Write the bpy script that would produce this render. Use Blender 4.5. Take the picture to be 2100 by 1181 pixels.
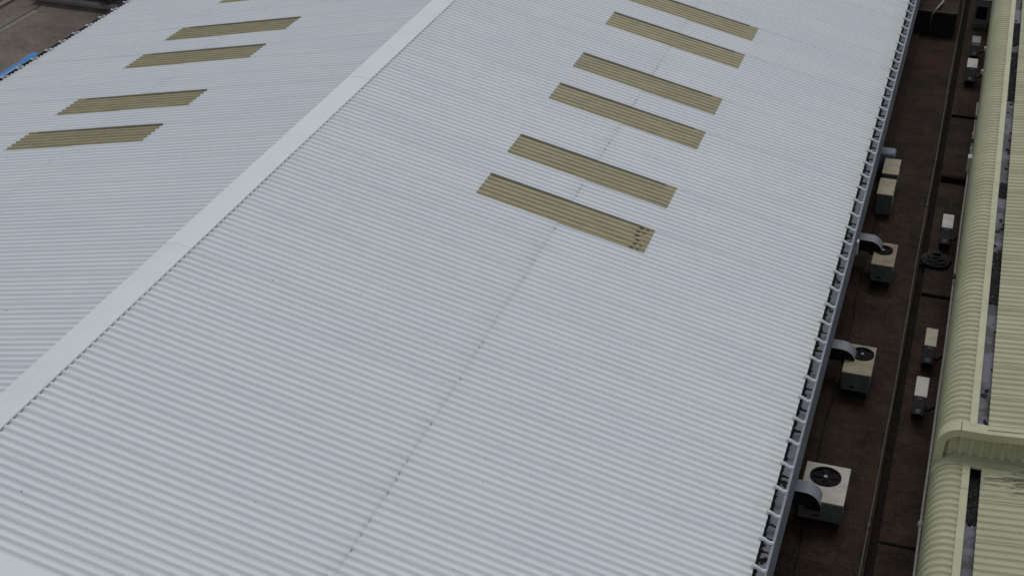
import bpy, math, random
from mathutils import Matrix, Vector, noise as mnoise

random.seed(7)
for o in list(bpy.data.objects):
    bpy.data.objects.remove(o, do_unlink=True)
SC = bpy.context.scene
COL = SC.collection
U = 1.2                      # metres per roof-sheet width (all layout numbers below are in sheet widths)
R = math.radians

# ------------------------------------------------------------------ camera
cam_data = bpy.data.cameras.new('camera')
cam = bpy.data.objects.new('camera', cam_data)
COL.objects.link(cam)
cam_data.sensor_width = 36.0
cam_data.lens = 36.0 * 3080.15 / 2100.0
cam_data.clip_start = 0.1
cam_data.clip_end = 3000
cam.matrix_world = (Matrix.Translation(Vector((12.367, -25.080, 12.513)) * U)
                    @ Matrix.Rotation(R(17.477), 4, 'Z') @ Matrix.Rotation(R(59.803), 4, 'X')
                    @ Matrix.Rotation(R(0.676), 4, 'Z'))
SC.camera = cam

# ------------------------------------------------------------------ sky, sun, exposure
SUN_EL, SUN_AZ = 64.0, -4.0      # azimuth measured from +Y towards +X
world = bpy.data.worlds.new('World')
SC.world = world
world.use_nodes = True
wn, wl = world.node_tree.nodes, world.node_tree.links
sky = wn.new('ShaderNodeTexSky')
sky.sky_type = 'NISHITA'
sky.sun_disc = False
sky.sun_elevation = R(SUN_EL)
sky.sun_rotation = R(SUN_AZ)
sky.air_density = 1.0
sky.dust_density = 1.0
sky.ozone_density = 1.0
hsv = wn.new('ShaderNodeHueSaturation')
hsv.inputs['Saturation'].default_value = 0.30
wl.new(sky.outputs[0], hsv.inputs['Color'])
wl.new(hsv.outputs[0], wn['Background'].inputs['Color'])
wn['Background'].inputs['Strength'].default_value = 0.10

sl = bpy.data.lights.new('sun', 'SUN')
sl.energy = 0.62
sl.angle = R(25)
sl.color = (1.0, 0.97, 0.93)
so = bpy.data.objects.new('sun', sl)
COL.objects.link(so)
sd = Vector((math.sin(R(SUN_AZ)) * math.cos(R(SUN_EL)), math.cos(R(SUN_AZ)) * math.cos(R(SUN_EL)), math.sin(R(SUN_EL))))
so.rotation_euler = sd.to_track_quat('Z', 'Y').to_euler()
so.location = (0, 30, 60)

SC.view_settings.view_transform = 'Standard'
SC.view_settings.look = 'None'
SC.view_settings.exposure = 0.31
SC.view_settings.gamma = 1.0
SC.view_settings.use_curve_mapping = False

# ------------------------------------------------------------------ mesh helpers (coordinates in sheet widths)
def vadd(a, b): return (a[0] + b[0], a[1] + b[1], a[2] + b[2])

class MB:
    def __init__(self): self.v = []; self.f = []
    def add(self, vs, fs):
        n = len(self.v)
        self.v += [tuple(p) for p in vs]
        self.f += [tuple(i + n for i in f) for f in fs]
        return self
    def box(self, x0, x1, y0, y1, z0, z1, bev=0.0):
        if bev <= 0:
            vs = [(x0,y0,z0),(x1,y0,z0),(x1,y1,z0),(x0,y1,z0),(x0,y0,z1),(x1,y0,z1),(x1,y1,z1),(x0,y1,z1)]
            fs = [(0,3,2,1),(4,5,6,7),(0,1,5,4),(1,2,6,5),(2,3,7,6),(3,0,4,7)]
            return self.add(vs, fs)
        b = bev
        vs = []
        for z, d in ((z0, b), (z0 + b, 0), (z1 - b, 0), (z1, b)):
            xa, xb, ya, yb = x0 + d, x1 - d, y0 + d, y1 - d
            c = b * 0.999 if d == 0 else 0.0
            c = b
            vs += [(xa + c, ya, z), (xb - c, ya, z), (xb, ya + c, z), (xb, yb - c, z), (xb - c, yb, z), (xa + c, yb, z), (xa, yb - c, z), (xa, ya + c, z)]
        fs = [tuple(reversed(range(8))), tuple(range(24, 32))]
        for r in range(3):
            for i in range(8):
                j = (i + 1) % 8
                fs.append((r*8+i, r*8+j, r*8+8+j, r*8+8+i))
        return self.add(vs, fs)
    def prism_y(self, pts, y0, y1, closed=True, caps=True):
        """profile of (x, z) points swept along Y"""
        n = len(pts)
        vs = [(p[0], y0, p[1]) for p in pts] + [(p[0], y1, p[1]) for p in pts]
        fs = []
        for i in range(n if closed else n - 1):
            j = (i + 1) % n
            fs.append((i, j, n + j, n + i))
        if caps and closed:
            fs += [tuple(range(n - 1, -1, -1)), tuple(range(n, 2 * n))]
        return self.add(vs, fs)
    def tube(self, path, r, seg=10, caps=True):
        vs, fs = [], []
        P = [Vector(p) for p in path]
        rad = r if isinstance(r, (list, tuple)) else [r] * len(P)
        prev = None
        for i, p in enumerate(P):
            t = (P[min(i + 1, len(P) - 1)] - P[max(i - 1, 0)]).normalized()
            if prev is None:
                a = Vector((0, 0, 1)) if abs(t.z) < 0.9 else Vector((1, 0, 0))
                u = t.cross(a).normalized()
            else:
                u = (prev - t * prev.dot(t)).normalized()
            prev = u
            w = t.cross(u)
            for k in range(seg):
                a = 2 * math.pi * k / seg
                vs.append(tuple(p + (u * math.cos(a) + w * math.sin(a)) * rad[i]))
        for i in range(len(P) - 1):
            for k in range(seg):
                k2 = (k + 1) % seg
                fs.append((i*seg+k, i*seg+k2, (i+1)*seg+k2, (i+1)*seg+k))
        if caps:
            fs += [tuple(range(seg - 1, -1, -1)), tuple(range((len(P)-1)*seg, len(P)*seg))]
        return self.add(vs, fs)
    def disc(self, c, r, z, seg=28):
        vs = [(c[0] + r*math.cos(2*math.pi*k/seg), c[1] + r*math.sin(2*math.pi*k/seg), z) for k in range(seg)]
        return self.add(vs, [tuple(range(seg))])
    def ring(self, c, r0, r1, z0, z1, seg=28):
        vs = []
        for k in range(seg):
            a = 2*math.pi*k/seg
            for r, z in ((r0, z0), (r1, z0), (r1, z1), (r0, z1)):
                vs.append((c[0]+r*math.cos(a), c[1]+r*math.sin(a), z))
        fs = []
        for k in range(seg):
            k2 = (k+1) % seg
            for q in range(4):
                q2 = (q+1) % 4
                fs.append((k*4+q, k2*4+q, k2*4+q2, k*4+q2))
        return self.add(vs, fs)
    def lump(self, c, rx, ry, rz, rnd, seg=8):
        """irregular flattened heap"""
        vs = [(c[0], c[1], c[2] + rz)]
        for ring, (q, h) in enumerate(((0.55, 0.75), (1.0, 0.0))):
            for k in range(seg):
                a = 2*math.pi*k/seg
                s = q * rnd.uniform(0.65, 1.25)
                vs.append((c[0] + rx*s*math.cos(a), c[1] + ry*s*math.sin(a), c[2] + rz*h*rnd.uniform(0.6, 1.1)))
        fs = [(0, 1+k, 1+(k+1) % seg) for k in range(seg)]
        fs += [(1+k, 1+seg+k, 1+seg+(k+1) % seg, 1+(k+1) % seg) for k in range(seg)]
        return self.add(vs, fs)
    def mesh(self, name, off=(0, 0, 0), smooth=False):
        me = bpy.data.meshes.new(name)
        me.from_pydata([((p[0]-off[0])*U, (p[1]-off[1])*U, (p[2]-off[2])*U) for p in self.v], [], self.f)
        me.validate()
        me.update()
        if smooth:
            me.polygons.foreach_set('use_smooth', [True] * len(me.polygons))
        return me

ORG = {}
def link(name, me, mat=None, parent=None):
    o = bpy.data.objects.new(name, me)
    COL.objects.link(o)
    if me is not None and mat is not None and not me.materials:
        me.materials.append(mat)
    if parent is not None:
        o.parent = parent
        ORG[o] = ORG[parent]
    return o
def part(name, mb, mat, parent, smooth=False, label=None, kind=None):
    o = link(name, mb.mesh(name, ORG[parent], smooth), mat, parent)
    if label: o['label'] = label
    if kind: o['kind'] = kind
    return o
def thing(name, loc, label, cat, group=None):
    o = bpy.data.objects.new(name, None)
    COL.objects.link(o)
    o.empty_display_size = 0.3
    o.location = Vector(loc) * U
    ORG[o] = loc
    o['label'] = label; o['category'] = cat
    if group: o['group'] = group
    return o
def single(name, mb, mat, loc, label=None, cat=None, smooth=False, kind=None, group=None):
    o = link(name, mb.mesh(name, loc, smooth), mat)
    o.location = Vector(loc) * U
    ORG[o] = loc
    if label: o['label'] = label
    if cat: o['category'] = cat
    if kind: o['kind'] = kind
    if group: o['group'] = group
    return o
def copies(name, me, mat, parent, locs):
    """alike pieces that share one mesh; locs relative to the parent, in sheet widths"""
    out = []
    for l in locs:
        o = link(name, me, mat, parent)
        o.location = Vector(l) * U
        out.append(o)
    return out

# ------------------------------------------------------------------ materials
class NT:
    def __init__(self, name):
        self.m = bpy.data.materials.new(name)
        self.m.use_nodes = True
        self.t = self.m.node_tree
        self.b = self.t.nodes['Principled BSDF']
        self.pos = self.n('ShaderNodeNewGeometry').outputs['Position']
    def n(self, typ, **kw):
        x = self.t.nodes.new(typ)
        for k, v in kw.items(): setattr(x, k, v)
        return x
    def l(self, a, b): self.t.links.new(a, b)
    def mapped(self, scale=(1, 1, 1), loc=(0, 0, 0)):
        m = self.n('ShaderNodeMapping')
        self.l(self.pos, m.inputs['Vector'])
        m.inputs['Scale'].default_value = scale
        m.inputs['Location'].default_value = loc
        return m.outputs[0]
    def noise(self, scale, detail=4, rough=0.55, stretch=(1, 1, 1), loc=(0, 0, 0)):
        x = self.n('ShaderNodeTexNoise')
        self.l(self.mapped(stretch, loc), x.inputs['Vector'])
        x.inputs['Scale'].default_value = scale
        x.inputs['Detail'].default_value = detail
        x.inputs['Roughness'].default_value = rough
        return x.outputs['Fac']
    def ramp(self, fac, lo, hi):
        x = self.n('ShaderNodeMapRange')
        x.interpolation_type = 'SMOOTHSTEP'
        self.l(fac, x.inputs['Value'])
        x.inputs['From Min'].default_value = lo
        x.inputs['From Max'].default_value = hi
        return x.outputs[0]
    def mix(self, fac, a, b, mode='MIX'):
        x = self.n('ShaderNodeMix', data_type='RGBA', blend_type=mode)
        for s, v in ((0, fac), (6, a), (7, b)):
            if isinstance(v, bpy.types.NodeSocket): self.l(v, x.inputs[s])
            elif s == 0: x.inputs[s].default_value = v
            else: x.inputs[s].default_value = (*v, 1)
        return x.outputs[2]
    def math(self, op, a, b=0.0):
        x = self.n('ShaderNodeMath', operation=op)
        for i, v in enumerate((a, b)):
            if isinstance(v, bpy.types.NodeSocket): self.l(v, x.inputs[i])
            else: x.inputs[i].default_value = v
        return x.outputs[0]
    def axis(self, i):
        x = self.n('ShaderNodeSeparateXYZ')
        self.l(self.pos, x.inputs[0])
        return x.outputs[i]
    def rand(self): return self.n('ShaderNodeObjectInfo').outputs['Random']
    def bump(self, fac, strength, dist=0.01):
        x = self.n('ShaderNodeBump')
        x.inputs['Strength'].default_value = strength
        x.inputs['Distance'].default_value = dist
        self.l(fac, x.inputs['Height'])
        self.l(x.outputs[0], self.b.inputs['Normal'])
    def color(self, c):
        if isinstance(c, bpy.types.NodeSocket): self.l(c, self.b.inputs['Base Color'])
        else: self.b.inputs['Base Color'].default_value = (*c, 1)
    def done(self, rough=0.6, metal=0.0, spec=0.4):
        self.b.inputs['Roughness'].default_value = rough
        self.b.inputs['Metallic'].default_value = metal
        self.b.inputs['Specular IOR Level'].default_value = spec
        return self.m

def basic(name, c1, c2, scale=3.0, rough=0.6, metal=0.0, stretch=(1, 1, 1), lo=0.3, hi=0.7, bump=0.0, spec=0.4, tint=0.0):
    t = NT(name)
    f = t.noise(scale, 6, 0.62, stretch)
    c = t.mix(t.ramp(f, lo, hi), c1, c2)
    if tint:
        c = t.mix(t.rand(), c, t.mix(1.0, c, (1 - tint,) * 3, 'MULTIPLY'))
    t.color(c)
    if bump: t.bump(t.noise(scale * 9, 3), bump)
    return t.done(rough, metal, spec)

def make_white_roof():
    t = NT('white_roof_paint')
    c = t.mix(t.ramp(t.noise(0.35, 5, 0.6, (1, 2.5, 1)), 0.3, 0.75), (0.622, 0.655, 0.672), (0.658, 0.680, 0.690))
    c = t.mix(t.math('MULTIPLY', t.ramp(t.noise(1.0, 6, 0.7, (0.5, 9, 0.5)), 0.45, 0.85), 0.42), c, (0.52, 0.54, 0.555))
    c = t.mix(t.math('MULTIPLY', t.ramp(t.noise(2.2, 4, 0.6, (1, 1, 1), (5, 9, 2)), 0.5, 0.8), 0.22), c, (0.615, 0.61, 0.60))
    # dirt specks
    c = t.mix(t.math('MULTIPLY', t.ramp(t.noise(11.0, 2, 0.5), 0.735, 0.78), 0.6), c, (0.22, 0.21, 0.19))
    # lichen along the lowest half metre of the sheets
    ax = t.math('ABSOLUTE', t.axis(0))
    eave = t.math('MULTIPLY', t.ramp(ax, 12.3, 12.85), t.ramp(t.noise(3.0, 5, 0.7, (0.6, 3, 1)), 0.35, 0.7))
    c = t.mix(t.math('MULTIPLY', eave, 0.6), c, (0.52, 0.49, 0.37))
    # grime caught along the end lap, near x = 6.45 m
    lap = t.math('SUBTRACT', 1.0, t.ramp(t.math('ABSOLUTE', t.math('SUBTRACT', ax, 6.38)), 0.0, 0.35))
    lap = t.math('MULTIPLY', lap, t.ramp(t.noise(3.2, 6, 0.75, (1, 2, 1)), 0.45, 0.75))
    c = t.mix(t.math('MULTIPLY', lap, 0.4), c, (0.46, 0.44, 0.39))
    # thin line of dirt held by the end lap itself
    edge = t.math('SUBTRACT', 1.0, t.ramp(t.math('ABSOLUTE', t.math('SUBTRACT', t.axis(0), 6.485)), 0.01, 0.075))
    edge = t.math('MULTIPLY', edge, t.ramp(t.noise(2.2, 5, 0.7), 0.25, 0.65))
    c = t.mix(t.math('MULTIPLY', edge, 0.17), c, (0.36, 0.355, 0.33))
    c = t.mix(t.rand(), c, t.mix(1.0, c, (0.972, 0.975, 0.978), 'MULTIPLY'))
    t.color(c)
    return t.done(0.55, 0, 0.25)
M_ROOF = make_white_roof()
M_CAP = basic('white_ridge_paint', (0.68, 0.708, 0.722), (0.645, 0.672, 0.685), 0.9, 0.55, spec=0.25, tint=0.04)

def make_skylight():
    t = NT('aged_fibreglass')
    c = t.mix(t.ramp(t.noise(1.4, 6, 0.65, (1, 4, 1)), 0.3, 0.75), (0.262, 0.228, 0.122), (0.358, 0.312, 0.175))
    c = t.mix(t.math('MULTIPLY', t.ramp(t.noise(4.0, 5, 0.7, (0.6, 3, 1), (3, 1, 0)), 0.45, 0.75), 0.65), c, (0.205, 0.185, 0.108))
    c = t.mix(t.rand(), c, t.mix(1.0, c, (0.90, 0.91, 0.92), 'MULTIPLY'))
    t.color(c)
    t.b.inputs['Transmission Weight'].default_value = 0.0
    return t.done(0.42, 0, 0.4)
M_SKY = make_skylight()
M_LAPSHADE = basic('painted_lap_shade', (0.15, 0.15, 0.125), (0.21, 0.20, 0.16), 5, 0.7)  # dark tone standing in for shade at the skylight laps
M_STAIN = basic('rust_black_stain', (0.05, 0.035, 0.022), (0.14, 0.09, 0.045), 14, 0.8)
M_SCREW = basic('screw_metal', (0.34, 0.335, 0.32), (0.46, 0.445, 0.42), 20, 0.6)
M_GUT = basic('grey_gutter_metal', (0.13, 0.138, 0.17), (0.21, 0.22, 0.26), 2.0, 0.5, 0.0, (1, 0.5, 1), spec=0.4)
M_GUTOUT = basic('gutter_front_metal', (0.115, 0.125, 0.145), (0.16, 0.165, 0.175), 1.5, 0.55, spec=0.35)
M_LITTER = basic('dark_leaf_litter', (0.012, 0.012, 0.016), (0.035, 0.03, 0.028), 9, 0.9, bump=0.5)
M_STRAP = basic('white_strap_paint', (0.54, 0.56, 0.585), (0.45, 0.46, 0.475), 6, 0.5)
M_WALL = basic('grey_wall_render', (0.09, 0.09, 0.085), (0.14, 0.135, 0.125), 1.0, 0.85, bump=0.3)

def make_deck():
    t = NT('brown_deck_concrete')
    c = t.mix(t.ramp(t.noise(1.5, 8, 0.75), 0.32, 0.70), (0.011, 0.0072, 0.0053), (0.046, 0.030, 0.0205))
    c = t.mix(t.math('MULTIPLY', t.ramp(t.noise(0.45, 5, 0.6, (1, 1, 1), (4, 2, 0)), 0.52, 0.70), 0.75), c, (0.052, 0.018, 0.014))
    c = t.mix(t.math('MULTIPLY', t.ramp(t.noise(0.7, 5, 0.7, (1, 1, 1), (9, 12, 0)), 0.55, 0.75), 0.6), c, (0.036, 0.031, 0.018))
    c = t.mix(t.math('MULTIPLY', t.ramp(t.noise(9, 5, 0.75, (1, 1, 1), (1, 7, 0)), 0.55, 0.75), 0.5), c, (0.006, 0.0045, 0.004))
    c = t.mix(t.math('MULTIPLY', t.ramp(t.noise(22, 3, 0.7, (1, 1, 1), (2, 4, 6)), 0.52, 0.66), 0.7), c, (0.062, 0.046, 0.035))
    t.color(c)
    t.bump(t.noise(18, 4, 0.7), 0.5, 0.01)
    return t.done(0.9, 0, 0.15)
M_DECK = make_deck()
M_TRENCH = basic('black_channel_grime', (0.008, 0.007, 0.007), (0.018, 0.015, 0.013), 6, 0.95, spec=0.05)
M_CREAM = basic('cream_unit_enamel', (0.50, 0.465, 0.37), (0.40, 0.355, 0.26), 5, 0.5, lo=0.35, hi=0.7, tint=0.15)
def make_rusty(name, base, dirt, amount):
    t = NT(name)
    c = t.mix(t.ramp(t.noise(2.6, 6, 0.65), 0.42, 0.68), base, dirt)
    c = t.mix(t.math('MULTIPLY', t.ramp(t.noise(7, 6, 0.7, (1, 1, 1), (3, 3, 3)), 0.5, 0.75), amount), c, (0.17, 0.095, 0.05))
    t.color(c)
    return t.done(0.6, 0, 0.3)
M_TOP_CLEAN = make_rusty('cream_top_panel', (0.44, 0.425, 0.375), (0.36, 0.33, 0.265), 0.25)
M_TOP_RUST = make_rusty('rust_stained_top_panel', (0.24, 0.205, 0.135), (0.17, 0.115, 0.075), 0.6)
M_TOP_MOSS = make_rusty('mossy_top_panel', (0.27, 0.245, 0.165), (0.20, 0.18, 0.095), 0.6)
M_TOP_BEIGE = make_rusty('beige_top_panel', (0.36, 0.32, 0.225), (0.27, 0.235, 0.155), 0.35)
M_UNIT = basic('grey_cabinet_metal', (0.10, 0.107, 0.105), (0.14, 0.145, 0.14), 4, 0.55, tint=0.1)
M_COND = basic('condenser_side_grey', (0.16, 0.16, 0.157), (0.21, 0.208, 0.20), 4, 0.5, tint=0.15)
M_CONDTOP = make_rusty('condenser_lid_white', (0.50, 0.475, 0.435), (0.40, 0.37, 0.32), 0.25)
M_CONDTOP2 = make_rusty('condenser_lid_olive', (0.40, 0.38, 0.28), (0.32, 0.295, 0.20), 0.25)
M_DUCT = basic('grey_duct_wrap', (0.17, 0.18, 0.21), (0.22, 0.232, 0.26), 3, 0.55, spec=0.4)
M_DUCTBLUE = basic('blue_grey_duct', (0.13, 0.16, 0.20), (0.18, 0.21, 0.25), 3, 0.5)
M_BLACK = basic('black_plastic', (0.008, 0.008, 0.009), (0.015, 0.015, 0.016), 8, 0.85, spec=0.1)
M_HUB = basic('hub_grey', (0.22, 0.22, 0.22), (0.3, 0.3, 0.3), 8, 0.5)
M_PALE = basic('pale_sticker', (0.45, 0.44, 0.42), (0.52, 0.51, 0.49), 8, 0.6)
M_PIPE = basic('grey_conduit', (0.055, 0.053, 0.053), (0.085, 0.082, 0.08), 5, 0.7)
M_PIPE2 = basic('pale_downpipe', (0.17, 0.165, 0.15), (0.23, 0.22, 0.20), 5, 0.6)
M_COIL = basic('slate_hose', (0.014, 0.0135, 0.015), (0.028, 0.026, 0.028), 6, 0.7, spec=0.2)
M_BLADE = basic('fan_blade_black', (0.012, 0.013, 0.014), (0.02, 0.021, 0.023), 6, 0.8, spec=0.1)
M_SLAT = basic('black_board', (0.012, 0.012, 0.010), (0.024, 0.022, 0.018), 4, 0.8, tint=0.3)
M_WHITEPIPE = basic('off_white_pipe', (0.26, 0.255, 0.24), (0.20, 0.195, 0.18), 6, 0.6)

def make_green(name, k=1.0, mould=True):
    t = NT(name)
    a = tuple(x * k for x in (0.362, 0.355, 0.215)); b = tuple(x * k for x in (0.425, 0.410, 0.264))
    c = t.mix(t.ramp(t.noise(0.8, 6, 0.6, (1, 2, 1)), 0.3, 0.7), a, b)
    c = t.mix(t.math('MULTIPLY', t.ramp(t.noise(1.6, 6, 0.7, (0.5, 5, 0.5)), 0.5, 0.8), 0.45), c, tuple(x * k for x in (0.25, 0.25, 0.155)))
    c = t.mix(t.math('MULTIPLY', t.ramp(t.noise(6.0, 5, 0.75), 0.62, 0.72), 0.5), c, (0.13, 0.135, 0.075))
    if mould:
        # black mould washed down from the step, a patch of its own
        d = t.n('ShaderNodeVectorMath', operation='DISTANCE')
        t.l(t.mapped((0.42, 1.0, 0.3)), d.inputs[0])
        d.inputs[1].default_value = (0.42 * 14.75 * U, -4.62 * U, 0.3 * -1.9 * U)
        near = t.math('SUBTRACT', 1.0, t.ramp(d.outputs['Value'], 0.15, 0.95))
        m = t.math('MULTIPLY', near, t.ramp(t.noise(3.2, 7, 0.75, (0.8, 4.5, 1)), 0.46, 0.60))
        c = t.mix(t.math('MULTIPLY', m, 0.9), c, (0.035, 0.04, 0.02))
    c = t.mix(t.rand(), c, t.mix(1.0, c, (0.93, 0.94, 0.93), 'MULTIPLY'))
    t.color(c)
    return t.done(0.5, 0, 0.35)
M_GREEN = make_green('pale_green_cladding')
M_GREENTRIM = make_green('pale_green_trim', 1.08, False)
def make_greengut():
    t = NT('box_gutter_zinc')
    c = t.mix(t.ramp(t.noise(0.7, 5, 0.7, (1, 1.2, 1)), 0.44, 0.56), (0.15, 0.146, 0.19), (0.035, 0.031, 0.033))
    t.color(c)
    return t.done(0.45, 0, 0.4)
M_GREENGUT = make_greengut()

def make_yard():
    t = NT('brown_yard_concrete')
    c = t.mix(t.ramp(t.noise(0.45, 8, 0.72), 0.32, 0.68), (0.118, 0.097, 0.079), (0.195, 0.165, 0.133))
    c = t.mix(t.math('MULTIPLY', t.ramp(t.noise(0.5, 5, 0.7, (1, 1, 1), (7, 7, 0)), 0.5, 0.75), 0.6), c, (0.13, 0.118, 0.07))
    c = t.mix(t.math('MULTIPLY', t.ramp(t.noise(5, 6, 0.75), 0.42, 0.7), 0.5), c, (0.06, 0.05, 0.040))
    t.color(c)
    t.bump(t.noise(12, 4, 0.7), 0.4, 0.01)
    return t.done(0.9, 0, 0.2)
M_YARD = make_yard()
M_KERB = basic('pale_kerb_concrete', (0.15, 0.135, 0.12), (0.19, 0.17, 0.15), 2, 0.9, bump=0.4)
M_GROUND = basic('dark_asphalt', (0.028, 0.03, 0.034), (0.05, 0.05, 0.052), 2, 0.9, bump=0.4)
M_GRIT = basic('brown_grit', (0.045, 0.036, 0.028), (0.075, 0.062, 0.05), 20, 0.9)
M_JOINT = basic('joint_grime', (0.022, 0.016, 0.012), (0.04, 0.03, 0.022), 4, 0.9)
M_BLUE = basic('bright_blue_tarpaulin', (0.006, 0.12, 0.36), (0.015, 0.20, 0.50), 2.5, 0.45)
M_BLUEPALE = basic('faded_blue_fold', (0.22, 0.36, 0.58), (0.12, 0.27, 0.52), 2.5, 0.5)
M_LEAF = basic('dark_shrub_leaf', (0.018, 0.032, 0.012), (0.040, 0.060, 0.022), 3, 0.6, tint=0.3)
M_BARK = basic('shrub_bark', (0.05, 0.04, 0.03), (0.09, 0.07, 0.05), 8, 0.9)

# ------------------------------------------------------------------ layout constants
TH = R(11.9)
CT, ST = math.cos(TH), math.sin(TH)
H = 0.036                    # rib height
RIB = [(0.0, 0.0), (0.14, 0.02), (0.26, 0.42), (0.35, 0.86), (0.44, 1.0), (0.55, 1.0), (0.64, 0.86), (0.74, 0.42), (0.87, 0.02)]
Y0, Y1 = -13, 29             # roof columns
GZ = -6.5                    # yard level
DZ = -4.2                    # alley deck level
SKYCOLS = [0, 2, 5, 7, 10, 12, 16, 18, 21, 23]

def rib_profile(n=6, lead=True):
    pts = []
    if lead: pts += [(-0.080, 0.95), (-0.060, 0.86), (-0.043, 0.42), (-0.025, 0.05)]
    for k in range(n):
        for t, h in RIB: pts.append(((k + t)/n, h))
    pts.append((1.0, 0.0))
    return pts

# ================================================================== GROUND AND YARD
single('ground', MB().add([(-400,-400,GZ-0.02),(400,-400,GZ-0.02),(400,400,GZ-0.02),(-400,400,GZ-0.02)], [(0,1,2,3)]), M_GROUND, (0,0,GZ-0.02), kind='structure')
yard = single('yard', MB().box(-21.4, -10.4, -30, 20.55, GZ-0.10, GZ), M_YARD, (-16, 0, GZ), kind='structure')
m = MB().box(-20.22, -20.14, -30, 20.5, GZ-0.01, GZ+0.004)
part('joint', m, M_JOINT, yard)
part('joint_edging', MB().box(-20.14, -19.90, -30, 19.6, GZ-0.01, GZ+0.012), M_KERB, yard)
part('edge_kerb', MB().box(-21.62, -21.38, -30, 20.6, GZ-0.05, GZ+0.10, 0.02), M_KERB, yard)
part('end_kerb', MB().box(-21.38, -9.0, 20.55, 20.85, GZ-0.05, GZ+0.13, 0.02), M_KERB, yard)
part('planting_bed', MB().box(-21.38, -9.0, 20.86, 27, GZ - 0.05, GZ + 0.06), M_LITTER, yard)
part('mud_strip', MB().box(-20.6, -9.5, 20.10, 20.54, GZ-0.02, GZ+0.006), M_JOINT, yard)

# ================================================================== THE WHITE-ROOFED BUILDING
bld = thing('factory_building', (0, 0, GZ), 'large building with white ribbed gable roof and rows of tan skylights', 'building')
w = MB()
part('side_wall', MB().box(10.36, 10.5, -13, 30, GZ, -2.36), M_WALL, bld)
part('side_wall', MB().box(-10.5, -10.36, -13, 30, GZ, -2.36), M_WALL, bld)
for y0, y1 in ((-13.0, -12.86), (29.86, 30.0)):
    pr = [(-10.36, GZ), (10.36, GZ), (10.36, -10.36*ST/CT - 0.06), (0, -0.06), (-10.36, -10.36*ST/CT - 0.06)]
    part('gable_wall', MB().prism_y(pr, y0, y1), M_WALL, bld)

def sheet_mesh(name, s0, s1, side, lift0, mat, segs=1):
    """one roof sheet one unit wide, from slope distance s0 down to s1; tilts so that its near edge laps over the next sheet"""
    prof = rib_profile()
    mb = MB()
    rows = []
    ss = [s0 + (s1 - s0)*i/segs for i in range(segs + 1)]
    nrm = (side*ST, 0, CT)
    n = len(prof)
    # side = +1: right slope
    def P(s, y, h): return (side*s*CT + nrm[0]*h, y, -s*ST + nrm[2]*h)
    vs, fs = [], []
    for s in ss:
        lift = lift0*(s1 - s)/(s1 - s0) + 0.005*(s - s0)/(s1 - s0)
        for (y, h) in prof:
            vs.append(P(s, y, h*H + 0.006*(1 - y) + lift))
    for i in range(segs):
        for j in range(n - 1):
            a, b = i*n + j, i*n + j + 1
            f = (a, a + n, b + n, b)
            fs.append(f if side > 0 else f[::-1])
    # turned-down lips: near edge and lower end (sheet thickness)
    for line, d in (([i*n for i in range(segs + 1)], 0.008), ([segs*n + j for j in range(n)], 0.006)):
        k = len(vs)
        for i in line:
            x, y, z = vs[i]
            vs += [(x, y, z), (x - nrm[0]*d, y, z - nrm[2]*d)]
        for i in range(len(line) - 1):
            f = (k + 2*i, k + 2*i + 1, k + 2*i + 3, k + 2*i + 2)
            fs.append(f if side > 0 else f[::-1])
    mb.add(vs, fs)
    me = mb.mesh(name, (0, 0, 0), True)
    me.materials.append(mat)
    return me

EAVE, LAP, SK0, SK1 = 10.90, 5.50, 3.78, 7.30
for side in (1, -1):
    up = sheet_mesh('roof_sheet', 0.05, LAP + 0.03, side, 0.004, M_ROOF)
    lo = sheet_mesh('roof_sheet', LAP - 0.10, EAVE, side, -0.001, M_ROOF)
    upS = sheet_mesh('roof_sheet', 0.05, SK0, side, 0.004, M_ROOF)
    sk = sheet_mesh('skylight_sheet', SK0 - 0.10, SK1, side, -0.004, M_SKY)
    loS = sheet_mesh('roof_sheet', SK1 - 0.10, EAVE, side, -0.004, M_ROOF)
    zr = -GZ
    # dark strip paints joint and shade at the lap on each skylight's far edge
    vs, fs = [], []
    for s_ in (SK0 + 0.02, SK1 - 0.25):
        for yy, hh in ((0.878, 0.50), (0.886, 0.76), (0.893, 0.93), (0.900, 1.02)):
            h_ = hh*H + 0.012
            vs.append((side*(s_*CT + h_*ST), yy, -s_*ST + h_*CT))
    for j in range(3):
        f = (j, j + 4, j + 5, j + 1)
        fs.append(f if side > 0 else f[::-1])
    lap_shade_mesh = MB().add(vs, fs).mesh('lap_shade_strip', (0, 0, 0)); lap_shade_mesh.materials.append(M_LAPSHADE)
    for n in range(Y0, Y1 + 1):
        if n in SKYCOLS:
            copies('roof_sheet', upS, M_ROOF, bld, [(0, n, zr)])
            q_ = copies('skylight_sheet', sk, M_SKY, bld, [(0, n, zr)])[0]
            copies('lap_shade_strip', lap_shade_mesh, M_LAPSHADE, q_, [(0, 0, 0)])
            copies('roof_sheet', loS, M_ROOF, bld, [(0, n, zr)])
        else:
            copies('roof_sheet', up, M_ROOF, bld, [(0, n, zr)])
            copies('roof_sheet', lo, M_ROOF, bld, [(0, n, zr)])

# end-lap screws, only on the sides of ribs where they show
rs = random.Random(3)
scr = MB()
for n in range(Y0, 24):
    for k in range(6):
        if n in SKYCOLS: continue
        if rs.random() < 0.78: continue
        y = n + (k + 0.5)/6 + rs.uniform(-0.004, 0.004)
        for side in (1, -1):
            s = LAP + 0.035 + rs.uniform(-0.01, 0.012)
            h = H*0.5 + 0.012
            x, z = side*(s*CT + h*ST), -s*ST + h*CT
            if side > 0:
                wd = rs.uniform(0.003, 0.007)
                scr.box(x - wd*0.6, x + wd*0.6, y - 0.065 - rs.uniform(0, .02), y - 0.02, z - 0.03, z + 0.006)
part('lap_screws', scr, M_SCREW, bld, kind='stuff')
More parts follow.
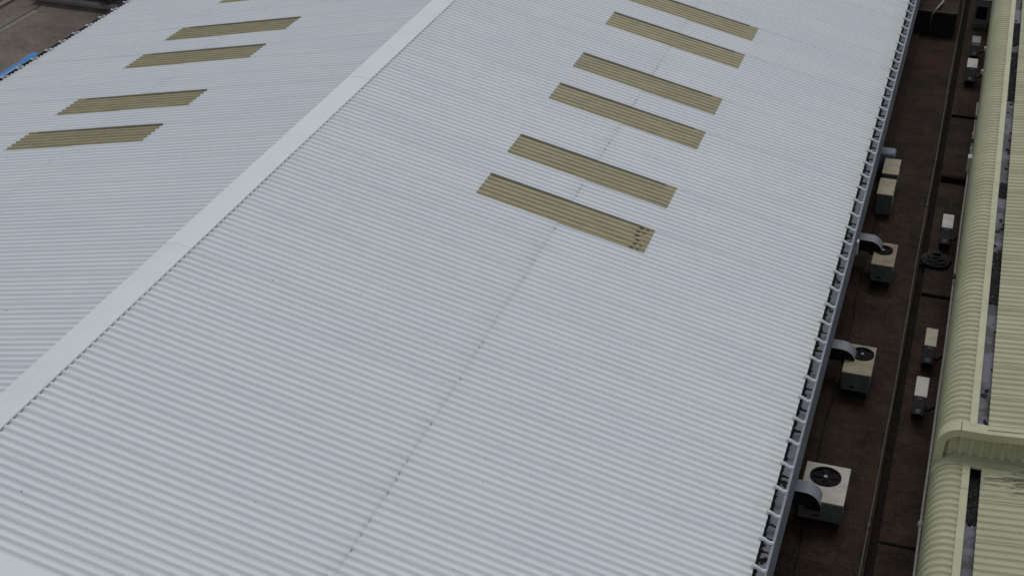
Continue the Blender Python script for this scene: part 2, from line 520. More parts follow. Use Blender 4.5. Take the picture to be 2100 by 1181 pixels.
# rusty fixings near the foot of the nearest skylight
rs = random.Random(11)
st = MB()
for k in range(6):
    y = (k + 0.5)/6
    s = 7.02 + rs.uniform(-0.05, 0.05)
    x, z = s*CT + (H*0.4)*ST, -s*ST + H*0.4*CT
    st.lump((x, y - 0.055, z), rs.uniform(0.04, 0.075), rs.uniform(0.022, 0.035), 0.014, rs)
    if rs.random() < 0.6: st.lump((x + 0.12, y - 0.06, z - 0.025), 0.05, 0.014, 0.01, rs)
part('rust_spots', st, M_STAIN, bld, kind='stuff', label='dark rusty fixings across the foot of the nearest skylight')

# ridge capping in overlapping lengths
cw, ch = 0.262, H + 0.022
def cap_pts(d):
    a = [(-cw*CT, -cw*ST + ch - 0.020 + d), (-cw*CT + 0.004, -cw*ST + ch + d), (-0.05, ch - 0.012 + d), (0.0, ch + d), (0.05, ch - 0.012 + d), (cw*CT - 0.004, -cw*ST + ch + d), (cw*CT, -cw*ST + ch - 0.020 + d)]
    return a + [(x, z - 0.008) for x, z in reversed(a[1:-1])]
y = -13.02
ci = 0
while y < 30:
    part('ridge_cap', MB().prism_y(cap_pts(0.0 if ci % 2 else 0.004), y - 0.05, min(y + 4.05, 30.02)), M_CAP, bld)
    y += 4.0; ci += 1
# barge capping over the near gable end
for side in (1, -1):
    mb = MB()
    q = [(0.30*side, -0.3*ST + H + 0.030), (EAVE*CT*side, -EAVE*ST + H + 0.030)]
    vs = []
    for x, z in q:
        vs += [(x, -13.10, z - 0.25), (x, -13.10, z), (x, -12.75, z), (x, -12.75, z - 0.025)]
    mb.add(vs, [(0,4,5,1), (1,5,6,2), (2,6,7,3)])
    part('barge_cap', mb, M_CAP, bld)

# gutters with straps
def gutter(side):
    rl = random.Random(21 + side)
    prof = [(10.850, -2.268), (10.868, -2.268), (10.935, -2.62), (10.56, -2.62), (10.56, -2.34), (10.575, -2.34), (10.575, -2.52), (10.892, -2.52)]
    inner = [(10.575, -2.34), (10.575, -2.52), (10.892, -2.52), (10.846, -2.275)]
    g = part('gutter', MB().prism_y([(side*a, b) for a, b in [(10.846, -2.285), (10.870, -2.285), (10.935, -2.62), (10.56, -2.62), (10.56, -2.345), (10.566, -2.345), (10.566, -2.606), (10.915, -2.606)]], -13.05, 30.05), M_GUTOUT, bld)
    part('gutter_lining', MB().prism_y([(side*a, b) for a, b in [(10.580, -2.36), (10.580, -2.500), (10.880, -2.500), (10.842, -2.30)]], -13.03, 30.03, closed=False, caps=False), M_GUT, g)
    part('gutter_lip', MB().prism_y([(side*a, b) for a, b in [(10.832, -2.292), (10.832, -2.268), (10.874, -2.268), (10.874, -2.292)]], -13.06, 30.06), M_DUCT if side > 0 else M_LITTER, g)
    # one strap every fourth rib
    zc = -EAVE*ST
    p0 = (10.38*CT/CT, 0)
    s = 10.86
    xa, za = s*CT + (H + 0.011)*ST, -s*ST + (H + 0.011)*CT
    s2 = 10.93
    xb, zb = s2*CT + (H + 0.011)*ST, -s2*ST + (H + 0.011)*CT
    path = [(xa, za), (xb, zb), (10.80, -2.262), (10.860, -2.258)]
    hw, tk = 0.038, 0.022
    vs, fs = [], []
    for i, (x, z) in enumerate(path):
        vs += [(side*x, -hw, z), (side*x, -hw*0.5, z + tk), (side*x, hw*0.5, z + tk), (side*x, hw, z), (side*x, hw, z - 0.012), (side*x, -hw, z - 0.012)]
    for i in range(3):
        for j in range(6):
            j2 = (j + 1) % 6
            fs.append((i*6+j, i*6+j2, i*6+6+j2, i*6+6+j))
    fs += [(0,1,2,3,4,5), (23,22,21,20,19,18)]
    sm = MB().add(vs, fs).mesh('gutter_strap')
    sm.materials.append(M_STRAP)
    ks = [k for k in range(-20, 45) if -12.9 < 0.4167 + k*0.66667 < 29.8]
    copies('gutter_strap', sm, M_STRAP, g, [(0, 0.4167 + k*0.66667, -GZ) for k in ks])
    # dark band along the sheet ends, wet leaf litter behind each strap
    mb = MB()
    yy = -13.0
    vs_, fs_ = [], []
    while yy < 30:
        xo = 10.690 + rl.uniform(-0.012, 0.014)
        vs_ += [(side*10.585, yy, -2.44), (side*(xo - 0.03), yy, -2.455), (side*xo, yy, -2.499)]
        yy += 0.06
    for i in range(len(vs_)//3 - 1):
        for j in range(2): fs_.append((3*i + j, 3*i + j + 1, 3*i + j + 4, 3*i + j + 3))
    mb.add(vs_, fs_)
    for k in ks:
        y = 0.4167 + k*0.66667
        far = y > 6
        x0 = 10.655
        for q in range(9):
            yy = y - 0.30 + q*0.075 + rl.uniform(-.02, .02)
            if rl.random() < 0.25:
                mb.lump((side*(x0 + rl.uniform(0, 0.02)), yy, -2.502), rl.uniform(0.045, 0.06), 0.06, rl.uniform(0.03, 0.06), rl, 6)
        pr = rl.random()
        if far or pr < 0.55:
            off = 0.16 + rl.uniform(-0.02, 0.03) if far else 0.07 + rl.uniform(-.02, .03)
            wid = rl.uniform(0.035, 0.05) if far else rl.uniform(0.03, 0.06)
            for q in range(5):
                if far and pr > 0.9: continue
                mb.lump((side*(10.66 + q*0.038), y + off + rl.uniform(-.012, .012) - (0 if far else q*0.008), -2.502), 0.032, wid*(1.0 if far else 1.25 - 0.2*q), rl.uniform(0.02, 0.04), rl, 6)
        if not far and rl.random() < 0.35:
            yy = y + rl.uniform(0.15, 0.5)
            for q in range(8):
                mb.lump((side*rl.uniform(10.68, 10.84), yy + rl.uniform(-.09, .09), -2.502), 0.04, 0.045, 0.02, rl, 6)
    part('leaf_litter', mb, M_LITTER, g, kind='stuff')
    return g
gutter(1)
gutter(-1)
# small pale bracket clipped to the outer face of the alley-side gutter
part('gutter_bracket', MB().box(10.915, 10.965, 3.52, 3.66, -2.72, -2.40, 0.01), M_PALE, bld, label='small pale bracket on the gutter face')

# ================================================================== ALLEY DECK
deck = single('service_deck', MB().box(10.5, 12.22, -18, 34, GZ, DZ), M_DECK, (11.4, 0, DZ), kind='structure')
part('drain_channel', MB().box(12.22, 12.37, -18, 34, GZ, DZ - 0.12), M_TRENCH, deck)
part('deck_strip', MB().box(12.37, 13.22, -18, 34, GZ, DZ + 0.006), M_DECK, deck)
part('plinth', MB().box(10.5, 11.02, -18, 21.3, DZ - 0.05, DZ + 0.09, 0.015), M_DECK, deck)
for y, wv, hh in ((10.9, 0.16, 0.16), (4.9, 0.08, 0.06), (-3.95, 0.05, 0.035), (15.2, 0.08, 0.06)):
    part('cross_kerb', MB().box(12.38, 13.22, y, y + wv, DZ, DZ + hh, 0.012), M_TRENCH, deck)
for y in (-4.75, 2.4, 7.4, 13.4, 17.2):
    part('deck_joint', MB().box(11.03, 12.21, y, y + 0.03, DZ - 0.01, DZ + 0.004), M_JOINT, deck)

def long_pipe(name, x, z, r, y0, y1, mat, couplings, label, wob=0.0):
    t = thing(name, (x, 0, z), label, 'pipe')
    path = []
    n = 40
    for i in range(n + 1):
        y = y0 + (y1 - y0)*i/n
        path.append((x + wob*math.sin(y*0.55 + 1.0) + 0.4*wob*math.sin(y*1.7), y, z))
    part('pipe_run', MB().tube(path, r, 8), mat, t, True)
    for c in couplings:
        xx = x + wob*math.sin(c*0.55 + 1.0) + 0.4*wob*math.sin(c*1.7)
        part('coupling', MB().tube([(xx, c - 0.09, z), (xx, c - 0.06, z), (xx, c + 0.06, z), (xx, c + 0.09, z)], [r*1.1, r*1.9, r*1.9, r*1.1], 10), mat, t, True)
    return t
long_pipe('conduit_pipe', 12.17, DZ + 0.03, 0.017, -17, 30, M_PIPE, (-9.1, -3.55, 3.55, 9.4, 12.1, 16.8), 'thin grey conduit running along the edge of the dark drain channel', 0.012)

rd = random.Random(77)
mb = MB(); mb2 = MB()
for k in range(420):
    x = rd.choice((rd.uniform(11.03, 12.18), rd.uniform(11.0, 11.25), rd.uniform(12.4, 13.1)))
    y = rd.uniform(-8, 21)
    r_ = rd.uniform(0.008, 0.028)
    (mb if rd.random() < 0.7 else mb2).lump((x, y, DZ + 0.004), r_, r_*rd.uniform(0.7, 1.8), r_*0.5, rd, 6)
part('leaf_debris', mb, M_JOINT, deck, kind='stuff')
part('grit', mb2, M_GRIT, deck, kind='stuff')
cb = thing('cable', (11.1, 0, DZ), 'thin black cable lying along the foot of the white building wall', 'cable')
pth = [(11.06 + 0.03*math.sin(q*0.9) + 0.02*math.sin(q*2.3), q, DZ + 0.012) for q in [-9 + 0.25*i for i in range(75)]]
part('cable_run', MB().tube(pth, 0.010, 6), M_BLACK, cb, True)

# ---- ducted cooling units standing along the white building
def elbow_path(y, xw, zc, xe, r, ze, seg=9):
    p = [(xw, y, zc), (xe - r, y, zc)]
    for i in range(1, seg + 1):
        a = math.pi/2*i/seg
        p.append((xe - r + r*math.sin(a), y, zc - r + r*math.cos(a)))
    p.append((xe, y, ze))
    return p
def cooler(name, x0, x1, y0, y1, ztop, topmat, label, fan=None, elbow=None, duct=None, legs=0.12, handle=True, box_h=0.42):
    t = thing(name, ((x0+x1)/2, (y0+y1)/2, DZ), label, 'cooling unit', 'ducted units along the white building')
    zb = ztop - box_h
    cab = part('cabinet', MB().box(x0 + 0.012, x1 - 0.012, y0 + 0.012, y1 - 0.012, zb, ztop - 0.018, 0.012), M_UNIT, t)
    lid = MB()
    if fan:
        fx, fy, fr = fan
        # lid with a round hole: fan of quads between the hole and the rectangle
        seg = 32
        vs, fs = [], []
        for k in range(seg):
            a = 2*math.pi*k/seg
            c, s = math.cos(a), math.sin(a)
            tx = ((x1 - fx) if c > 0 else (x0 - fx))/c if abs(c) > 1e-6 else 1e9
            ty = ((y1 - fy) if s > 0 else (y0 - fy))/s if abs(s) > 1e-6 else 1e9
            d = min(tx, ty)
            vs += [(fx + fr*c, fy + fr*s, ztop), (fx + d*c, fy + d*s, ztop), (fx + d*c, fy + d*s, ztop - 0.035), (fx + fr*c, fy + fr*s, ztop - 0.015)]
        for k in range(seg):
            k2 = (k + 1) % seg
            fs += [(k*4, k*4+1, k2*4+1, k2*4), (k*4+1, k*4+2, k2*4+2, k2*4+1), (k*4, k2*4, k2*4+3, k*4+3)]
        # square the corners
        for cx, cy in ((x0, y0), (x1, y0), (x1, y1), (x0, y1)):
            ang = math.atan2(cy - fy, cx - fx) % (2*math.pi)
            k = int(ang/(2*math.pi)*seg) % seg
            k2 = (k + 1) % seg
            n = len(vs)
            vs += [(cx, cy, ztop), (cx, cy, ztop - 0.035)]
            fs += [(k*4+1, n, k2*4+1), (k*4+1, k*4+2, n+1, n), (n, n+1, k2*4+2, k2*4+1)]
        lid.add(vs, fs)
    else:
        lid.box(x0, x1, y0, y1, ztop - 0.035, ztop, 0.008)
    lo = part('top_panel', lid, topmat, t)
    if fan:
        f = part('fan_shroud', MB().ring((fx, fy), fr*0.93, fr*1.05, ztop - 0.03, ztop + 0.03).disc((fx, fy), fr*0.97, ztop - 0.0165), M_BLACK, t)
        bl = MB()
        for k in range(5):
            a = 2*math.pi*k/5 + 0.4
            ca, sa = math.cos(a), math.sin(a)
            q = []
            for r_, w_, z_ in ((0.15, 0.10, 0.0), (0.9, 0.30, 0.0)):
                for sgn in (-1, 1):
                    q.append((fx + fr*(r_*ca - sgn*w_*sa), fy + fr*(r_*sa + sgn*w_*ca), ztop + 0.004 + sgn*0.008))
            bl.add([q[0], q[1], q[3], q[2]], [(0,1,2,3)])
        part('fan_blades', bl, M_BLADE, f)
        hb = MB(); hb.ring((fx, fy), 0.0, fr*0.14, ztop - 0.01, ztop + 0.022, 12)
        part('fan_hub', hb, M_HUB, f)
        gr = MB()
        for rr in (0.3, 0.5, 0.7, 0.88): gr.ring((fx, fy), fr*rr - 0.002, fr*rr + 0.002, ztop + 0.024, ztop + 0.028, 24)
        part('fan_guard', gr, M_BLACK, f)
    # feet, handle slot, louvre lines
    if legs:
        for lx in (x0 + 0.05, x1 - 0.09):
            for ly in (y0 + 0.05, y1 - 0.09):
                part('foot', MB().box(lx, lx + 0.04, ly, ly + 0.04, DZ, zb + 0.01), M_BLACK, t)
    if handle:
        xm = x0 + (x1 - x0)*0.42
        part('handle_slot', MB().box(xm - 0.05, xm + 0.05, y0 - 0.004, y0 + 0.02, zb + 0.09, zb + 0.115), M_BLACK, cab)
    for k in range(3):
        zz = zb + 0.06 + k*0.10
        part('louvre', MB().box(x1 - 0.015, x1 - 0.004, y0 + 0.06, y1 - 0.06, zz, zz + 0.06), M_COND, cab)
    if elbow:
        ey, ex, er, ez, ezc = elbow
        pth = elbow_path(ey, 10.45, ezc, ex, 0.30, ez)
        # sheet-metal elbow: bent outer skin, dark side cheeks, open foot
        n_ = len(pth)
        th_ = 0.27
        inn = []
        for i, (x, y, z) in enumerate(pth):
            if i < 1: inn.append((x, z - th_))
            elif i >= n_ - 1: inn.append((x - th_, z))
            else:
                a = math.pi/2*(i - 1)/(n_ - 3)
                a = min(a, math.pi/2)
                inn.append((x - th_*math.sin(a), z - th_*math.cos(a)))
        vs = [(x, ey - er, z) for x, y, z in pth] + [(x, ey + er, z) for x, y, z in pth]
        d = part('duct_elbow', MB().add(vs, [(i, i+1, n_+i+1, n_+i) for i in range(n_ - 1)]), M_DUCT, t, True)
        for sg in (-1, 1):
            vs = [(x, ey + sg*er*0.985, z) for x, y, z in pth] + [(x, ey + sg*er*0.985, z) for x, z in inn]
            part('duct_cheek', MB().add(vs, [(i, i+1, n_+i+1, n_+i) for i in range(n_ - 1)]), M_BLACK, d)
        vs = [(x, ey - er*0.98, z) for x, z in inn] + [(x, ey + er*0.98, z) for x, z in inn]
        part('duct_throat', MB().add(vs, [(i, i+1, n_+i+1, n_+i) for i in range(n_ - 1)]), M_BLACK, d)
    if duct:
        dx0, dx1, dy0, dy1, dz0, dz1 = duct
        part('wall_duct', MB().box(dx0, dx1, dy0, dy1, dz0, dz1, 0.03), M_DUCTBLUE, t)
    return t
cooler('evaporative_cooler', 10.93, 11.70, -3.90, -2.80, -3.60, M_TOP_CLEAN,
       'white-topped square unit with black round fan nearest the camera', fan=(11.30, -3.18, 0.26), elbow=(-3.86, 11.33, 0.17, -3.72, -3.38))
cooler('evaporative_cooler', 11.15, 11.71, 0.33, 1.42, -3.60, M_TOP_MOSS,
       'unit with yellowish mossy top and curved grey duct, second nearest', fan=(11.46, 1.08, 0.22), elbow=(0.95, 11.36, 0.17, -3.72, -3.38))
cooler('evaporative_cooler', 11.22, 11.71, 4.90, 5.98, -3.60, M_TOP_RUST,
       'unit with brown rust-stained top and curved grey duct beside a dark fan', fan=(11.42, 5.60, 0.20), elbow=(5.70, 11.40, 0.17, -3.72, -3.38))
cooler('box_unit', 10.97, 11.36, 8.47, 9.38, -3.60, M_TOP_BEIGE,
       'square beige-topped box unit, nearer of the two side by side', legs=0, box_h=0.56, handle=False)
cooler('box_unit', 10.97, 11.37, 9.66, 10.58, -3.60, M_TOP_BEIGE,
       'square beige-topped box unit joined to a blue-grey wall duct', legs=0, box_h=0.56, handle=False,
       duct=(10.45, 11.20, 10.60, 11.02, -3.98, -3.50))

# ---- split-system condensers along the green building
def condenser(x0, x1, y0, y1, ztop, topmat, label, hose=True, h=0.44):
    t = thing('condenser_unit', ((x0+x1)/2, (y0+y1)/2, DZ), label, 'air conditioner', 'condensers along the green building')
    zb = ztop - h
    c = part('casing', MB().box(x0 + 0.008, x1 - 0.008, y0 + 0.008, y1 - 0.008, zb, ztop - 0.012, 0.01), M_COND, t)
    part('lid', MB().box(x0, x1, y0, y1, ztop - 0.028, ztop, 0.008), topmat, t)
    xm = (x0 + x1)/2
    part('valve_cover', MB().box(xm - 0.05, xm + 0.05, y0 - 0.02, y0 + 0.02, zb + 0.05, zb + 0.13, 0.006), M_PALE, c)
    part('rating_plate', MB().box(xm - 0.045, xm + 0.045, y0 + 0.003, y0 + 0.012, ztop - 0.075, ztop - 0.045), M_PALE, c)
    # fan grille on the alley side
    fx, fy, fz, fr = x0, y0 + (y1 - y0)*0.60, (zb + ztop)/2, h*0.40
    seg = 20
    mb = MB()
    for rr in (0.35, 0.65, 0.98):
        pth = [(x0 - 0.004, fy + fr*rr*math.cos(2*math.pi*k/seg), fz + fr*rr*math.sin(2*math.pi*k/seg)) for k in range(seg + 1)]
        mb.tube(pth, 0.006, 5, False)
    part('fan_grille', mb, M_BLACK, c)
    for ly in (y0 + 0.07, y1 - 0.13):
        part('foot', MB().box(x0 + 0.01, x1 - 0.01, ly, ly + 0.06, DZ + 0.004, zb + 0.004), M_BLACK, t)
    if hose:
        part('refrigerant_hose', MB().tube([(x1 - 0.02, y0 + 0.10, zb + 0.10), (x1 + 0.06, y0 + 0.02, zb + 0.12), (x1 + 0.16, y0 + 0.02, zb + 0.22), (x1 + 0.34, y0 + 0.12, zb + 0.30)], 0.022, 8), M_BLACK, t, True)
    return t
condenser(12.565, 12.805, -0.05, 0.65, -3.60, M_CONDTOP, 'narrow pale-topped air conditioner nearest the green bullnose step')
condenser(12.605, 12.840, 1.85, 2.55, -3.60, M_CONDTOP2, 'narrow olive-cream-topped air conditioner, second nearest by the green wall')
condenser(12.580, 12.830, 7.20, 7.90, -3.60, M_CONDTOP, 'pale pinkish-topped air conditioner standing beyond the dark coiled hose')
condenser(12.575, 12.865, 17.60, 18.32, -3.60, M_CONDTOP, 'pale-topped air conditioner in the far alley, nearer of the close pair')
condenser(12.605, 12.860, 19.68, 20.25, -3.60, M_COND, 'grey air conditioner with a white stripe, farther of the close pair')
t = thing('condenser_unit', (12.76, 23.0, DZ), 'wide grey double air conditioner at the far end of the alley', 'air conditioner', 'condensers along the green building')
c = part('casing', MB().box(12.53, 13.0, 22.70, 23.42, DZ + 0.12, -3.30, 0.01), M_COND, t)
part('lid', MB().box(12.52, 13.01, 22.68, 23.44, -3.30, -3.265, 0.008), M_COND, t)
part('louvre_panel', MB().box(12.60, 12.93, 22.685, 22.71, DZ + 0.30, -3.50), M_TRENCH, c)
part('base_rail', MB().box(12.53, 13.0, 22.66, 22.74, DZ + 0.006, DZ + 0.13), M_UNIT, t)
part('white_band', MB().box(12.608, 12.857, 19.675, 19.70, -3.70, -3.62), M_PALE, [o for o in COL.objects if o.get('label', '').startswith('grey air conditioner with')][0])

# ---- coil of hose lying beside the third condenser
mb = MB()
pth = []
for i in range(120):
    a = 2*math.pi*i/24
    rr = 0.30 - 0.045*(i//24) + 0.015*math.sin(i*1.3)
    pth.append((12.58 + rr*1.05*math.cos(a), 6.55 + rr*1.15*math.sin(a), DZ + 0.05 + 0.030*(i/24) + 0.012*math.sin(i*0.9)))
mb.tube(pth, 0.028, 7)
single('hose_coil', mb, M_COIL, (12.58, 6.55, DZ), 'dark slate coiled hose lying in front of an air conditioner', 'hose', True)

# ---- dark slatted enclosure closing the far end of the left deck
enc = thing('slatted_enclosure', (11.5, 22.3, DZ), 'black slatted timber enclosure across the far end of the alley', 'enclosure')
part('frame_body', MB().box(10.75, 12.04, 21.60, 26.0, DZ, -3.48), M_SLAT, enc)
bm_ = MB().box(0, 0.085, -0.03, 0.0, 0, 0.66).mesh('board'); bm_.materials.append(M_SLAT)
copies('board', bm_, M_SLAT, enc, [(10.76 + k*0.098 - 11.5, 21.575 - 22.3 + (0.008 if k % 3 == 0 else 0.0), 0.02) for k in range(13)])
part('top_rail', MB().box(10.74, 12.06, 21.50, 21.62, -3.50, -3.42, 0.008), M_JOINT, enc)
part('roof_deck', MB().box(10.74, 12.06, 21.63, 26.0, -3.48, -3.44), M_DECK, enc)
part('edge_rail', MB().box(11.62, 12.06, 22.9, 22.96, -3.44, -3.38), M_PIPE2, enc)
pipe = thing('overflow_pipe', (11.5, 21.6, -3.4), 'short off-white elbow pipe over the black slatted enclosure', 'pipe')
part('upper_length', MB().tube([(11.56, 22.45, -3.345), (11.54, 22.2, -3.35), (11.46, 21.85, -3.36), (11.36, 21.52, -3.42)], 0.038, 10), M_WHITEPIPE, pipe, True)
part('drop_length', MB().tube([(11.36, 21.52, -3.43), (11.30, 21.46, -3.52), (11.29, 21.46, -3.70), (11.29, 21.46, DZ)], 0.034, 10), M_PIPE, pipe, True)

# ================================================================== THE GREEN BUILDING
ZU, ZL, YF = -1.45, -1.98, -4.18
XW, RAD, XT = 13.01, 0.35, 13.47
SL = 0.10                                           # roof rise to the right
grn = thing('green_building', (16, 0, GZ), 'pale green clad building with curved bullnose edge and stepped ribbed roof', 'building')
def bull_path(zt, zb=-3.0, n=10):
    p = [(XT, zt, 0, 1), (XW + RAD, zt, 0, 1)]
    for i in range(1, n + 1):
        a = math.pi/2*i/n
        p.append((XW + RAD - RAD*math.sin(a), zt - RAD + RAD*math.cos(a), -math.sin(a), math.cos(a)))
    p.append((XW, zb, -1, 0))
    return p
def bull_mesh(zt):
    prof = rib_profile(6, False)
    path = bull_path(zt)
    vs, fs = [], []
    n = len(prof)
    for (x, z, nx, nz) in path:
        for (y, h) in prof:
            hh = h*0.040 - 0.040
            vs.append((x + nx*hh, y, z + nz*hh))
    for i in range(len(path) - 1):
        for j in range(n - 1):
            fs.append((i*n + j, (i)*n + j + 1, (i+1)*n + j + 1, (i+1)*n + j))
    me = MB().add(vs, fs).mesh('bullnose_sheet', (0, 0, 0), True)
    me.materials.append(M_GREEN)
    return me
def groof_mesh(zt, x0=13.75, x1=24.0):
    prof = rib_profile(6, True)
    vs, fs = [], []
    n = len(prof)
    for x in (x0, x1):
        for (y, h) in prof:
            vs.append((x, y, zt - 0.02 + SL*(x - x0) + h*0.036 + 0.008*(1 - y)))
    for j in range(n - 1): fs.append((j, n + j, n + j + 1, j + 1))
    k = len(vs)
    for j in range(n): vs += [vs[j], (vs[j][0], vs[j][1], vs[j][2] - 0.012)]
    for j in range(n - 1): fs.append((k + 2*j, k + 2*j + 2, k + 2*j + 3, k + 2*j + 1))
    me = MB().add(vs, fs).mesh('green_roof_sheet', (0, 0, 0), True)
    me.materials.append(M_GREEN)
    return me
bu, bl_, gu, gl = bull_mesh(ZU), bull_mesh(ZL), groof_mesh(ZU), groof_mesh(ZL)
YB = -3.98
upY = [YB + k for k in range(0, 34)]
loY = [YB - 0.16 - k for k in range(1, 14)]
copies('bullnose_sheet', bu, M_GREEN, grn, [(-16, y, -GZ) for y in upY])
copies('bullnose_sheet', bl_, M_GREEN, grn, [(-16, y, -GZ) for y in loY])
copies('roof_sheet', gu, M_GREEN, grn, [(-16, y, -GZ) for y in upY])
copies('roof_sheet', gl, M_GREEN, grn, [(-16, y, -GZ) for y in loY])
rg = random.Random(5)
for zt, ya, yb in ((ZU, YF + 0.2, 30.0), (ZL, -17.0, YF - 0.18)):
    y = ya
    while y < yb - 0.01:
        y2 = min(y + 4.0, yb)
        part('parapet_cap', MB().box(13.455, 13.575, y, y2 - 0.006, zt - 0.03, zt + 0.018, 0.006), M_GREENTRIM, grn)
        y = y2
    g = part('box_gutter', MB().prism_y([(13.580, zt - 0.01), (13.580, zt - 0.20), (13.84, zt - 0.20), (13.84, zt - 0.03), (13.855, zt - 0.03), (13.855, zt - 0.22), (13.565, zt - 0.22), (13.565, zt - 0.01)], ya, yb), M_GREENGUT, grn)
    mb = MB()
    y = ya
    while y < min(yb, 24):
        dense = mnoise.noise(Vector((y*0.55, 3.1, zt))) > (0.12 if zt == ZU else 0.45)
        if zt == ZL and y > yb - 1.3: dense = True
        for q in range(11 if dense else 1):
            if not dense and rg.random() < 0.88: continue
            mb.lump((rg.uniform(13.61, 13.78), y + rg.uniform(-.08, .08), zt - 0.20), rg.uniform(0.03, 0.07), rg.uniform(0.04, 0.09), rg.uniform(0.015, 0.045), rg, 6)
        y += 0.11
    part('leaf_litter', mb, M_LITTER, g, kind='stuff')

# end wall of the step, in vertical ribbed panels
prof = rib_profile(6, False)
def end_panel(x0, x1):
    vs, fs = [], []
    k = 0
    n = max(2, int(round((x1 - x0)*6)))
    pts = [((kk + t)/6.0, h) for kk in range(n) for t, h in RIB] + [(n/6.0, 0)]
    pts = [(x0 + a, h) for a, h in pts]
    for x, h in pts:
        zt = ZU - 0.10 + SL*max(0, x - 13.75)
        zb = ZL - 0.06 + SL*max(0, x - 13.75)
        yv = -4.05 - h*0.045
        vs += [(x, yv, zb), (x, yv, zt)]
    for i in range(len(pts) - 1): fs.append((2*i, 2*i + 2, 2*i + 3, 2*i + 1))
    return MB().add(vs, fs)
for x0 in [13.13 + k for k in range(0, 10)]:
    part('end_wall_panel', end_panel(x0, x0 + 1.0), M_GREEN, grn, True)
def trim(path_out, path_in, ya, yb, name, mat):
    """hoop of flashing that follows the roof profile, swept along Y"""
    n = len(path_out)
    vs, fs = [], []
    for y in (ya, yb):
        vs += [(x, y, z) for x, z in path_out] + [(x, y, z) for x, z in path_in]
    for i in range(n - 1):
        fs += [(i, i+1, n+i+1, n+i), (2*n+i, 3*n+i, 3*n+i+1, 2*n+i+1), (i, 2*n+i, 2*n+i+1, i+1), (n+i, n+i+1, 3*n+i+1, 3*n+i)]
    return part(name, MB().add(vs, fs), mat, grn)
def hoop(zt, r, x_right, zb, d, n=14):
    cx, cz = XW + RAD, zt - RAD
    p = [(x_right, zt + SL*(x_right - 13.75) + d), (13.75, zt + d), (cx, zt + d)]
    for i in range(1, n + 1):
        a = math.pi/2*i/n
        p.append((cx - (RAD + d)*math.sin(a), cz + (RAD + d)*math.cos(a)))
    p.append((cx - (RAD + d), zb))
    return p
trim(hoop(ZU, RAD, 24.0, -2.40, 0.006), hoop(ZU, RAD, 24.0, -2.40, -0.120), YF, -3.93, 'step_flashing', M_GREENTRIM)
trim(hoop(ZU, RAD, 24.0, -1.2 - 0.6, 0.012)[:3], hoop(ZU, RAD, 24.0, -1.8, -0.02)[:3], YF + 0.006, -3.92, 'flashing_overlap', M_GREENTRIM)
trim(hoop(ZL, RAD, 24.0, -2.60, 0.012), hoop(ZL, RAD, 24.0, -2.60, -0.03), -4.37, -4.06, 'lower_flashing', M_GREEN)
trim(hoop(ZL, RAD, 24.0, -2.60, 0.020)[:2] + [(13.42, ZL + 0.020)], hoop(ZL, RAD, 24.0, -2.6, -0.02)[:2] + [(13.42, ZL - 0.02)], -4.385, -4.065, 'flashing_overlap', M_GREEN)
part('flashing_seam', MB().box(13.335, 13.343, YF - 0.003, -3.95, ZU - 0.03, ZU + 0.0135), M_JOINT, grn)
# body below the cladding
part('wall', MB().box(13.22, 26, -17, 30, GZ, -2.45), M_WALL, grn)
part('wall_upper', MB().box(13.90, 26, -4.0, 30, -2.45, -1.75), M_WALL, grn)
# service box and fittings on the cladding foot
b = part('service_box', MB().box(12.92, 13.02, 9.10, 9.30, -3.02, -2.66, 0.01), M_GREENTRIM, grn, label='small pale service box on the green wall')
part('box_lid', MB().box(12.915, 13.02, 9.095, 9.31, -2.66, -2.64), M_PALE, b)
for y, z in ((10.6, -2.9), (12.1, -2.9), (17.0, -2.85), (15.2, -2.85), (3.5, -2.9)):
    part('pipe_clip', MB().box(12.955, 13.02, y, y + 0.10, z - 0.02, z + 0.10, 0.01), M_PALE if y > 14 else M_PIPE, grn)
long_pipe('wall_pipe', 12.985, -3.02, 0.026, -16, 13.5, M_PIPE2, (-4.75, 10.5, 11.4), 'pale grey pipe along the foot of the green cladding', 0.006)

# ================================================================== BEYOND THE LEFT EAVE
# blue tarpaulin over a long low stack
tp = thing('tarpaulin', (-16.1, 10.5, GZ), 'bright blue tarpaulin over a long low stack beside the left eave', 'tarpaulin')
rt = random.Random(9)
def tarp_strip(x_list, y0, y1, n=26):
    vs, fs = [], []
    for i in range(n + 1):
        y = y0 + (y1 - y0)*i/n
        for (x, z) in x_list:
            vs.append((x + 0.05*mnoise.noise(Vector((x*2, y*1.3, 0))), y, z + 0.07*mnoise.noise(Vector((x*1.5, y*1.1, 5)))))
    k = len(x_list)
    for i in range(n):
        for j in range(k - 1):
            fs.append((i*k+j, i*k+j+1, (i+1)*k+j+1, (i+1)*k+j))
    return MB().add(vs, fs)
sheet = part('sheet', tarp_strip([(-16.02, GZ + 0.02), (-16.02, -5.7), (-15.98, -5.36), (-15.82, -5.28), (-15.62, -5.31), (-15.40, -5.36)], 7.5, 13.35), M_BLUE, tp, True)
part('faded_fold', tarp_strip([(-15.66, -5.29), (-15.60, -5.25), (-15.50, -5.26), (-15.40, -5.345)], 7.5, 12.3), M_BLUEPALE, sheet, True)
part('hanging_side', tarp_strip([(-15.40, -5.365), (-15.30, -5.8), (-15.28, GZ + 0.02)], 7.5, 13.35), M_BLUE, sheet, True)

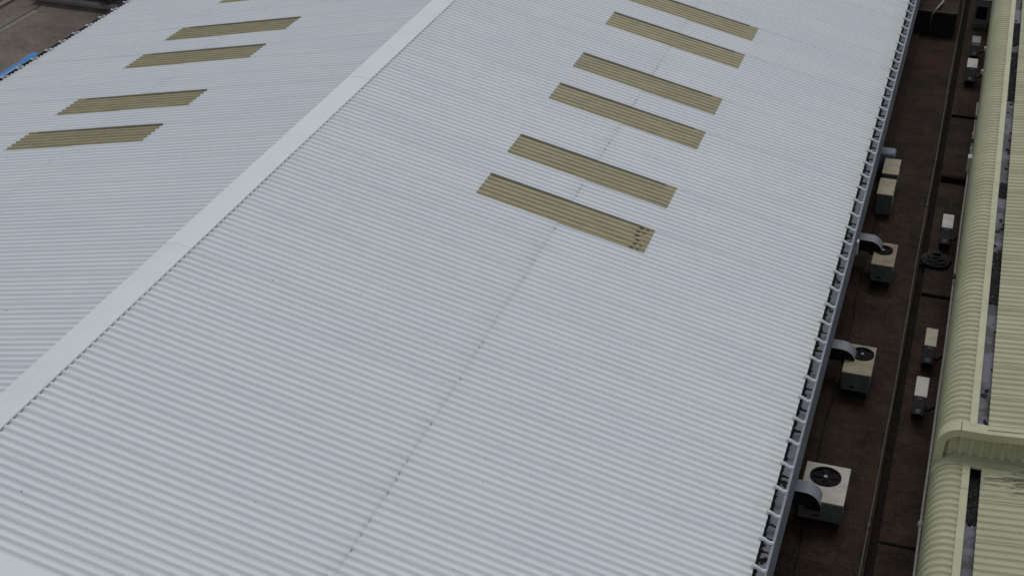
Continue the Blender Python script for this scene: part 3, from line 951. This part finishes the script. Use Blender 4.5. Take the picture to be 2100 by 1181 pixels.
def shrub(name, x, y, h, r, label, seed):
    rr = random.Random(seed)
    t = thing(name, (x, y, GZ), label, 'shrub', 'dark shrubs beyond the yard kerb')
    tr = MB().tube([(x, y, GZ - 0.02), (x + 0.05, y, GZ + h*0.4), (x - 0.03, y + 0.04, GZ + h*0.75)], [0.09, 0.06, 0.02], 7)
    for k in range(5):
        a = rr.uniform(0, 6.28)
        tr.tube([(x, y, GZ + h*0.25), (x + r*0.35*math.cos(a), y + r*0.35*math.sin(a), GZ + h*0.5), (x + r*0.6*math.cos(a), y + r*0.6*math.sin(a), GZ + h*0.7)], [0.04, 0.025, 0.01], 5)
    part('trunk', tr, M_BARK, t, True)
    mb = MB()
    clumps = []
    for k in range(26):
        a = rr.uniform(0, 6.28); q = math.sqrt(rr.random())
        zz = rr.uniform(0.12, 1.0)
        ww = r*(1.0 - 0.55*abs(zz - 0.45)**1.3)
        clumps.append((x + ww*q*math.cos(a), y + ww*q*math.sin(a), GZ + h*zz, rr.uniform(0.16, 0.34)))
    for cx, cy, cz, cr in clumps:
        for i in range(95):
            v = Vector((rr.gauss(0, 1), rr.gauss(0, 1), rr.gauss(0, 1))).normalized()*cr*rr.uniform(0.45, 1.05)
            p = Vector((cx, cy, max(cz, GZ + 0.1))) + v
            d = Vector((rr.gauss(0, 1), rr.gauss(0, 1), rr.gauss(0, 0.6))).normalized()
            s = d.cross(Vector((rr.gauss(0, 1), rr.gauss(0, 1), rr.gauss(0, 1)))).normalized()
            L, W = rr.uniform(0.05, 0.09), rr.uniform(0.02, 0.035)
            mb.add([p - d*L, p + s*W, p + d*L, p - s*W], [(0, 1, 2, 3)])
    part('crown', mb, M_LEAF, t)
shrub('leafy_shrub', -20.1, 21.45, 1.3, 0.75, 'low dark green shrub behind the kerb at the left end of its row', 1)
shrub('leafy_shrub', -19.0, 21.55, 1.9, 0.85, 'dark green shrub behind the kerb, second from the left', 2)
shrub('leafy_shrub', -17.9, 21.5, 2.1, 0.95, 'taller dark green shrub in the middle of the row behind the kerb', 3)
shrub('leafy_shrub', -16.8, 21.6, 1.9, 0.9, 'dark green shrub behind the kerb, nearest the white roof corner', 4)
shrub('leafy_shrub', -15.7, 21.9, 2.2, 0.95, 'dark green shrub whose crown is cut by the white eave', 6)
